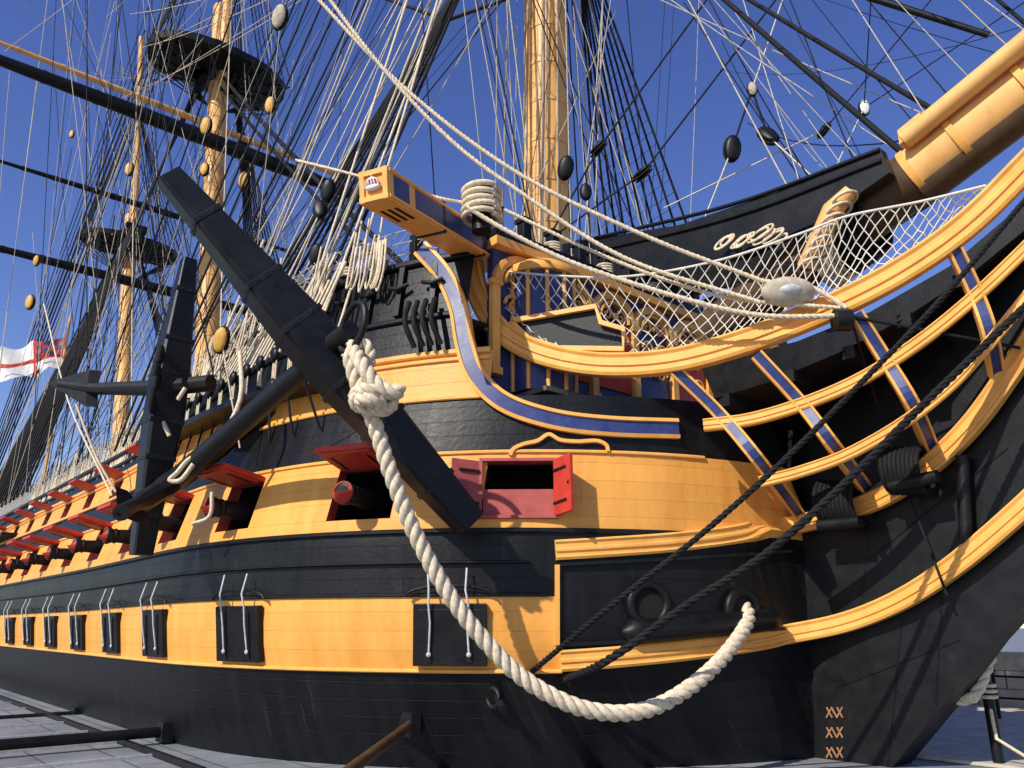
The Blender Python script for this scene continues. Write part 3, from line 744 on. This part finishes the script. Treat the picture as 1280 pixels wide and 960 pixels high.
for i in range(56):
    a=V((random.uniform(-18,-50),-8.9,E+6)); b=random.choice((fh,gh,mh,ft))+V((random.uniform(-1,1),random.uniform(-12,4),random.uniform(-6,10)))
    (whiteL if random.random()<0.45 else blackL).append((sag(a,b,random.uniform(0.0,0.03)),random.choice((0.010,0.016,0.026))))
for i in range(15):
    x=-14.6-random.random()*8; a=V((x,-YF-random.uniform(-.5,.2),E+random.uniform(5.6,6.8))); b=fh+V((random.uniform(-1.5,1.5),random.uniform(-3.5,0),random.uniform(-5,6)))
    (paleL if i%2 else whiteL).append((sag(a,b,random.uniform(0,0.02)),random.choice((0.016,0.022,0.034))))
for i in range(30):
    x=-14.8-0.26*i; a=V((x,-YF-0.02,E+5.9)); b=a+(fh-a)*random.uniform(0.05,0.14)
    paleL.append(([a,b],0.035))
for i in range(40):
    a=V((G00.x+random.uniform(-4,4),random.uniform(-9,9),E+6)); b=V((Gt.x+1.4,random.uniform(-15,15),Gt.z+random.uniform(-8,20)))
    (whiteL if i%2 else blackL).append((sag(a,b,random.uniform(0,0.015)),0.022))
for i in range(30):
    a=V((H00.x+random.uniform(-4,6),random.uniform(-8,8),E+6)); b=V((Ht.x+1,random.uniform(-12,12),Ht.z+random.uniform(-4,20)))
    (whiteL if i%2 else blackL).append((sag(a,b,random.uniform(0,0.015)),0.025))
for i in range(34):
    a=V((Gt.x+1.4,random.uniform(-16,-2),Gt.z+random.uniform(-7,2))); b=random.choice((fh,ft,V((-60,-8.5,E+6)),zh,V((H00.x,-8.4,E+6))))
    paleL.append((sag(a,b,random.uniform(0.0,0.05)),0.02))
for i in range(44):
    a=b0+dv*random.uniform(3,16)+V((0,random.uniform(-.6,.6),0.5)); b=fh+V((random.uniform(-1,1),random.uniform(-14,14),random.uniform(-8,22)))
    (whiteL if i%3==0 else blackL).append((sag(a,b,random.uniform(0.0,0.04)),random.choice((0.010,0.014,0.02))))
hv=MB()
for pts_,R in(([(380,-20,14.5),(500,105,14.2),(640,212,14),(800,292,13.8),(955,352,13.6)],0.045),([(398,-20,14.4),(470,75,14.2),(560,172,14.1),(650,240,14),(780,322,13.8),(950,378,13.5)],0.045),
    ([(582,258,14.2),(640,292,14.1),(720,330,14),(850,372,13.7),(950,394,13.5),(1050,395,13.3)],0.05),([(630,262,14.4),(760,322,14.1),(900,370,13.7),(1050,385,13.3)],0.04),
    ([(955,352,13.6),(1010,358,13.4),(1058,385,13.3)],0.05),([(370,200,16),(430,215,15),(540,245,14.6),(590,255,14.6)],0.035)):
    twisted(hv,cat([S(*p) for p in pts_],8),R,'rw',R*7,6,0.07)
for k in range(5): hv.tube(ringloop(S(602,262-8*k+12,14.5),V((1,0,0)),V((0,1,0)),0.36+0.03*math.sin(k*2),0.36,1,20,V((0,0,0.05))),0.06,'rw',7)
hv.tube([S(602,290,14.5),S(602,232,14.5)],0.2,'bp',10)
c=S(985,365,13.4); hv.ell(c,rgt*0.5,d*0.2,UP*0.27,'rg',14,9); hv.ell(c-d*0.1-UP*0.02,rgt*0.25,d*0.14,UP*0.12,'steel',12,8)
c=S(1050,400,13.3); hv.tube([c-rgt*0.1,c+rgt*0.18],0.2,'bp',12)
hv.build('fore_tack_ropes',ship)
ch=MB()
for (x0,x1,z) in((-14.6,-24,E+4.9),(G00.x+2,G00.x-16,E+4.0),(H00.x+1.5,H00.x-10,E+4.3)):
    for sgn in(-1,1):
        ps=[];o=[]
        for i in range(13):
            x=x0+(x1-x0)*i/12; ps.append(V((x,sgn*(bh(x,z)+0.25),z))); o.append(V((0,sgn,0)))
        ch.sweep(ps,[(-0.4,-0.07),(0.4,-0.07),(0.4,0.07),(-0.4,0.07)],'bp',o)
for i in range(10):
    x=-15-0.8*i; y=-YF
    for dz in(5.0,5.75): ch.ell((x,y-0.02,E+dz+0.15),V((0.17,0,0)),V((0,0.1,0)),V((0,0,0.19)),'bp',10,6)
    for k in(-0.08,0,0.08): paleL.append(([V((x+k,y,E+5.2)),V((x+k,y,E+5.9))],0.02))
    ch.tube([V((x,y-0.05,E+5.0)),HP(x,E+3.9,0.05)],0.03,'iron',6)
for i in range(90):
    x=-14-random.random()*30; y=-(bh(x,E+6)-0.1); z=Z('T',x)+0.1
    w_=random.uniform(.07,.14)
    paleL.append((cat([V((x,y-0.15,z+random.uniform(.2,1.4))),V((x-w_,y-0.25,z-0.3)),V((x,y-0.3,z-random.uniform(.5,.8))),V((x+w_,y-0.25,z-0.3)),V((x+0.02,y-0.15,z+0.5))],4),0.026))
ch.build('channels_and_deadeyes',ship)
for (a,b,r,w_) in(((748,186,20),(905,-30,20),0.03,0),((748,186,20),(690,290,20),0.03,0),((803,217,20),(985,-20,20),0.03,0),((803,217,20),(700,290,20),.025,0),((915,186,18),(940,112,18),.03,0),((960,170,18),(940,112,18),.03,0),((940,112,18),(985,-20,18),.02,1),((960,170,18),(1080,280,16),.02,1),((915,186,18),(870,300,18),.02,1),((1080,135,18),(1300,-10,16),.015,0),((1080,135,18),(1090,-20,16),.015,0),((1080,135,18),(1020,260,16),.015,1),((277,425,17),(330,300,17),.03,1),((277,425,17),(300,560,17),.02,1),((1030,163,18),(1180,-20,17),.018,0),((1030,163,18),(830,260,19),.018,1)):
    (paleL if w_ else blackL).append(([S(*a),S(*b)],r))
ropes('shrouds_and_stays',blackL,'rb',ship,1); ropes('running_rigging',whiteL,'rg',ship,1); ropes('lanyards_and_falls',paleL,'rw',ship,1); ropes('ratlines',thin,'rb',ship,0)
hn=[]
for i in range(0,150):
    x=-14-i*0.3; z=Z('T',x)
    for s_ in(-1,1): hn.append(([V((x,-bh(x,z),z)),V((x+0.3*s_*3,-bh(x+0.9*s_,z),z+0.9))],0.012))
for k in range(3): hn.append(([V((-13-i*1.0,-bh(-13-i,Z('T',-13-i)),Z('T',-13-i)+0.3+0.3*k)) for i in range(46)],0.015))
ropes('hammock_netting',hn,'rg',ship,0)
bm=MB()
def block(p,s,mat,tilt=0.2):
    a=V((math.sin(tilt),0,math.cos(tilt))); b=a.orthogonal().normalized(); c_=a.cross(b)
    for k in(-0.26,0.26): bm.ell(p+c_*(s*k),b*s*0.56,c_*s*0.2,a*s,mat,12,8)
    bm.ell(p,b*s*0.48,c_*s*0.2,a*s*0.86,'iron',10,6)
    bm.tube([p+(b*0.60*math.cos(q)*s+a*1.06*s*math.sin(q)) for q in [2*math.pi*i/16 for i in range(17)]],s*0.1,'rb',5)
for (u,v,dd,s_,mt,tl) in((277,425,17,0.29,'wood',0.3),(305,226,24,0.3,'wood',0.1),(256,212,30,0.3,'wood',0),(258,158,38,0.5,'wood',0.2),(162,212,40,0.4,'wood',0),(46,326,30,0.22,'wood',0.2),(38,378,30,0.3,'wood',0),
   (90,168,34,0.2,'wood',0),(350,22,16,0.3,'rg',0.3),(338,132,20,0.25,'wood',0.2),(662,230,24,0.3,'wood',0),(410,238,19,0.3,'bp',0.3),(400,262,19,0.3,'bp',-0.3),(395,318,18,0.25,'bp',0.3),
   (748,186,20,0.3,'bp',1.2),(803,217,20,0.32,'bp',1.3),(707,210,19,0.32,'bp',0.3),(915,186,18,0.34,'bp',0.2),(960,170,18,0.34,'bp',-0.6),(1030,163,18,0.22,'bp',0.9),(1080,135,18,0.22,'white',0),(940,112,18,0.2,'rg',0),(732,240,20,0.25,'bp',0)):
    block(S(u,v,dd),s_,mt,tl)
bm.build('rigging_blocks',ship)
lb=[]
for (pts_,r) in(([(300,440,16.5),(300,500,16),(270,560,16)],0.05),([(255,565,16.3),(235,575,16.2),(222,590,16.2),(212,600,16.2),(226,600,16.2),(242,580,16.2)],0.05),([(205,495,17),(202,520,17),(212,545,17)],0.05),([(232,485,16.8),(222,500,16.8)],0.05),
    ([(265,615,16.5),(262,645,16.5),(240,655,16.5)],0.04),([(95,505,22),(120,570,22),(145,615,22)],0.035),([(55,380,26),(85,500,24),(140,620,22)],0.03)):
    lb.append((cat([S(*p) for p in pts_],5),r))
ropes('anchor_lashings',lb,'rw',ship)
# ---------------- flag
fl=MB(); A=CAM+ray(84,420)*60
cols_=12;rws=8; w_=4.0;h_=2.3; fx=-rgt
vs=[];fs=[];mm=[]
for i in range(cols_+1):
    for j in range(rws+1):
        vs.append(A+fx*(w_*i/cols_)+V((0,0,-h_*j/rws-0.9*i/cols_+0.15*math.sin(i*1.1)))+d*(0.35*math.sin(i*0.9+j*0.3)))
for i in range(cols_):
    for j in range(rws):
        fs.append((i*(rws+1)+j,(i+1)*(rws+1)+j,(i+1)*(rws+1)+j+1,i*(rws+1)+j+1))
        m_='white'
        if j==4 or i==5: m_='red'
        if i<5 and j<4: m_='blue' if (i+j)%2 else 'red'
        mm.append(m_)
fl.add(vs,fs,mm,True); fl.tube([A+V((0,0,1.5)),V((A.x+0.5,A.y,E+4))],[0.08,0.1],'mast',8)
fl.build('naval_ensign_flag')
# ---------------- surroundings
gd=MB(); gd.add([(-600,-600,0),(600,-600,0),(600,600,0),(-600,600,0)],[(0,1,2,3)],'gr'); gd.build('ground')
for (u,v) in((212,914),(100,893),(45,884)):
    p=S(u,v,'H'); sb=MB(); q=p+V((0,0.3,0)); e=V((p.x,-16.6,p.z))
    sb.tube([q,e],[0.11,0.11],'bp',10); sb.box(p+V((0,-0.1,0)),V((0.2,0,0)),V((0,0.12,0)),V((0,0,0.2)),'iron'); sb.build('steel_shore_prop')
sb=MB(); p=S(515,905,'H'); e=S(425,972,11.6); sb.tube([p+(p-e).normalized()*0.3,e+(e-p)*0.8],[0.09,0.09],'oak_and_shade',10); sb.box(p+V((0,-0.05,0)),V((0.2,0,0)),V((0,0.1,0)),V((0,0,0.2)),'iron'); sb.build('steel_shore_prop')
wk=MB()
p=S(70,945,18); wk.tube([p,p+V((-6,-3,0))],0.06,'steel',8)
for i in range(12): wk.box((-17.6-2.4*i,-12.4,0.03),V((0.03,0,0)),V((0,2.4,0)),V((0,0,0.03)),'steel')
wk.box((-33,-10.2,0.07),V((18,0,0)),V((0,0.05,0)),V((0,0,0.05)),'iron')
wk.build('dock_canopy_frame')
qw=MB(); 
for i in range(14):
    for j in range(3): qw.box((-14+2.0*i+(j%2)*0.9,13.5+0.02*j,0.28+0.55*j),V((0.98,0,0)),V((0,0.5,0)),V((0,0,0.27)),'stone')
qw.build('stone_wall',None,0.03)
pv=MB()
for i in range(18):
    for j in range(9): pv.box((-11+1.5*i+(j%2)*0.7,1.6+1.3*j,0.03+random.uniform(0,.015)),V((0.74,0,0)),V((0,0.64,0)),V((0,0,0.03)),'stone')
pv.build('stone_paving',None,0.01)
rp=MB()
for i in range(9):
    x=-9+2.2*i; rp.tube([V((x,9,0)),V((x,9,1.25))],0.05,'bp',8); rp.ell((x,9,1.3),V((.08,0,0)),V((0,.08,0)),V((0,0,.08)),'bp')
for z in(0.6,1.15): rp.tube([V((-9,9,z)),V((9,9,z))],0.03,'bp',6)
rp.build('dock_railing')
hrp=MB(); twisted(hrp,cat([S(1240,815,15.5),S(1228,850,15.4),S(1215,872,15.4),S(1190,875,15.6)],8),0.1,'rw',0.6,8); hrp.build('mooring_rope')
bp_=MB(); p=S(1240,900,16); bp_.tube([V((p.x,p.y,0)),V((p.x,p.y,2.6))],0.1,'bp',10); 
for z in(1.2,1.3,1.4): bp_.tube(ringloop(V((p.x,p.y,z)),V((1,0,0)),V((0,1,0)),0.14,0.14,1,14),0.035,'rw',6)
bp_.tube([V((p.x,p.y,1.2)),V((p.x+.1,p.y-.2,0.5)),V((p.x+.5,p.y,0.2))],0.035,'rw',6)
bp_.build('mooring_post')
hs=MB(); hs.box((3,60,1.7),V((18,0,0)),V((0,4,0)),V((0,0,1.7)),'white'); hs.box((3,60,3.6),V((18.6,0,0)),V((0,4.6,0)),V((0,0,0.2)),'dull')
for i in range(12): hs.box((-13+2.8*i,55.95,1.7),V((0.7,0,0)),V((0,0.05,0)),V((0,0,0.8)),'dark')
hs.build('dockside_building')
# ---------------- light
sd_=V((0.14,-1.0,0)).normalized(); el=math.radians(38)
sdir=sd_*math.cos(el)+V((0,0,math.sin(el)))
sun=bpy.data.lights.new('sun','SUN'); sun.energy=5.0; sun.angle=math.radians(0.5); sun.color=(1,0.94,0.84)
so=bpy.data.objects.new('sun',sun); scene.collection.objects.link(so); so.rotation_euler=(-sdir).to_track_quat('-Z','Y').to_euler()
w=bpy.data.worlds.new('World'); scene.world=w; w.use_nodes=True; nt=w.node_tree
sky=nt.nodes.new('ShaderNodeTexSky'); sky.sky_type='NISHITA'; sky.sun_disc=False; sky.sun_elevation=el; sky.sun_rotation=math.atan2(sd_.x,sd_.y)
sky.air_density=1.0; sky.dust_density=0.3; sky.ozone_density=2.0; sky.altitude=0
hsn=nt.nodes.new('ShaderNodeHueSaturation'); hsn.inputs['Saturation'].default_value=1.22; hsn.inputs['Hue'].default_value=0.525; hsn.inputs['Value'].default_value=1.1
nt.links.new(sky.outputs[0],hsn.inputs['Color'])
bg=nt.nodes['Background']; bg.inputs[1].default_value=0.14; nt.links.new(hsn.outputs[0],bg.inputs[0])
cam=bpy.data.cameras.new('camera'); co=bpy.data.objects.new('camera',cam); scene.collection.objects.link(co)
cam.sensor_width=36; cam.lens=995/1280*36; cam.clip_end=3000; co.location=CAM; co.rotation_euler=FW.to_track_quat('-Z','Y').to_euler()
scene.camera=co
scene.view_settings.view_transform='Standard'; scene.view_settings.look='None'; scene.view_settings.exposure=0
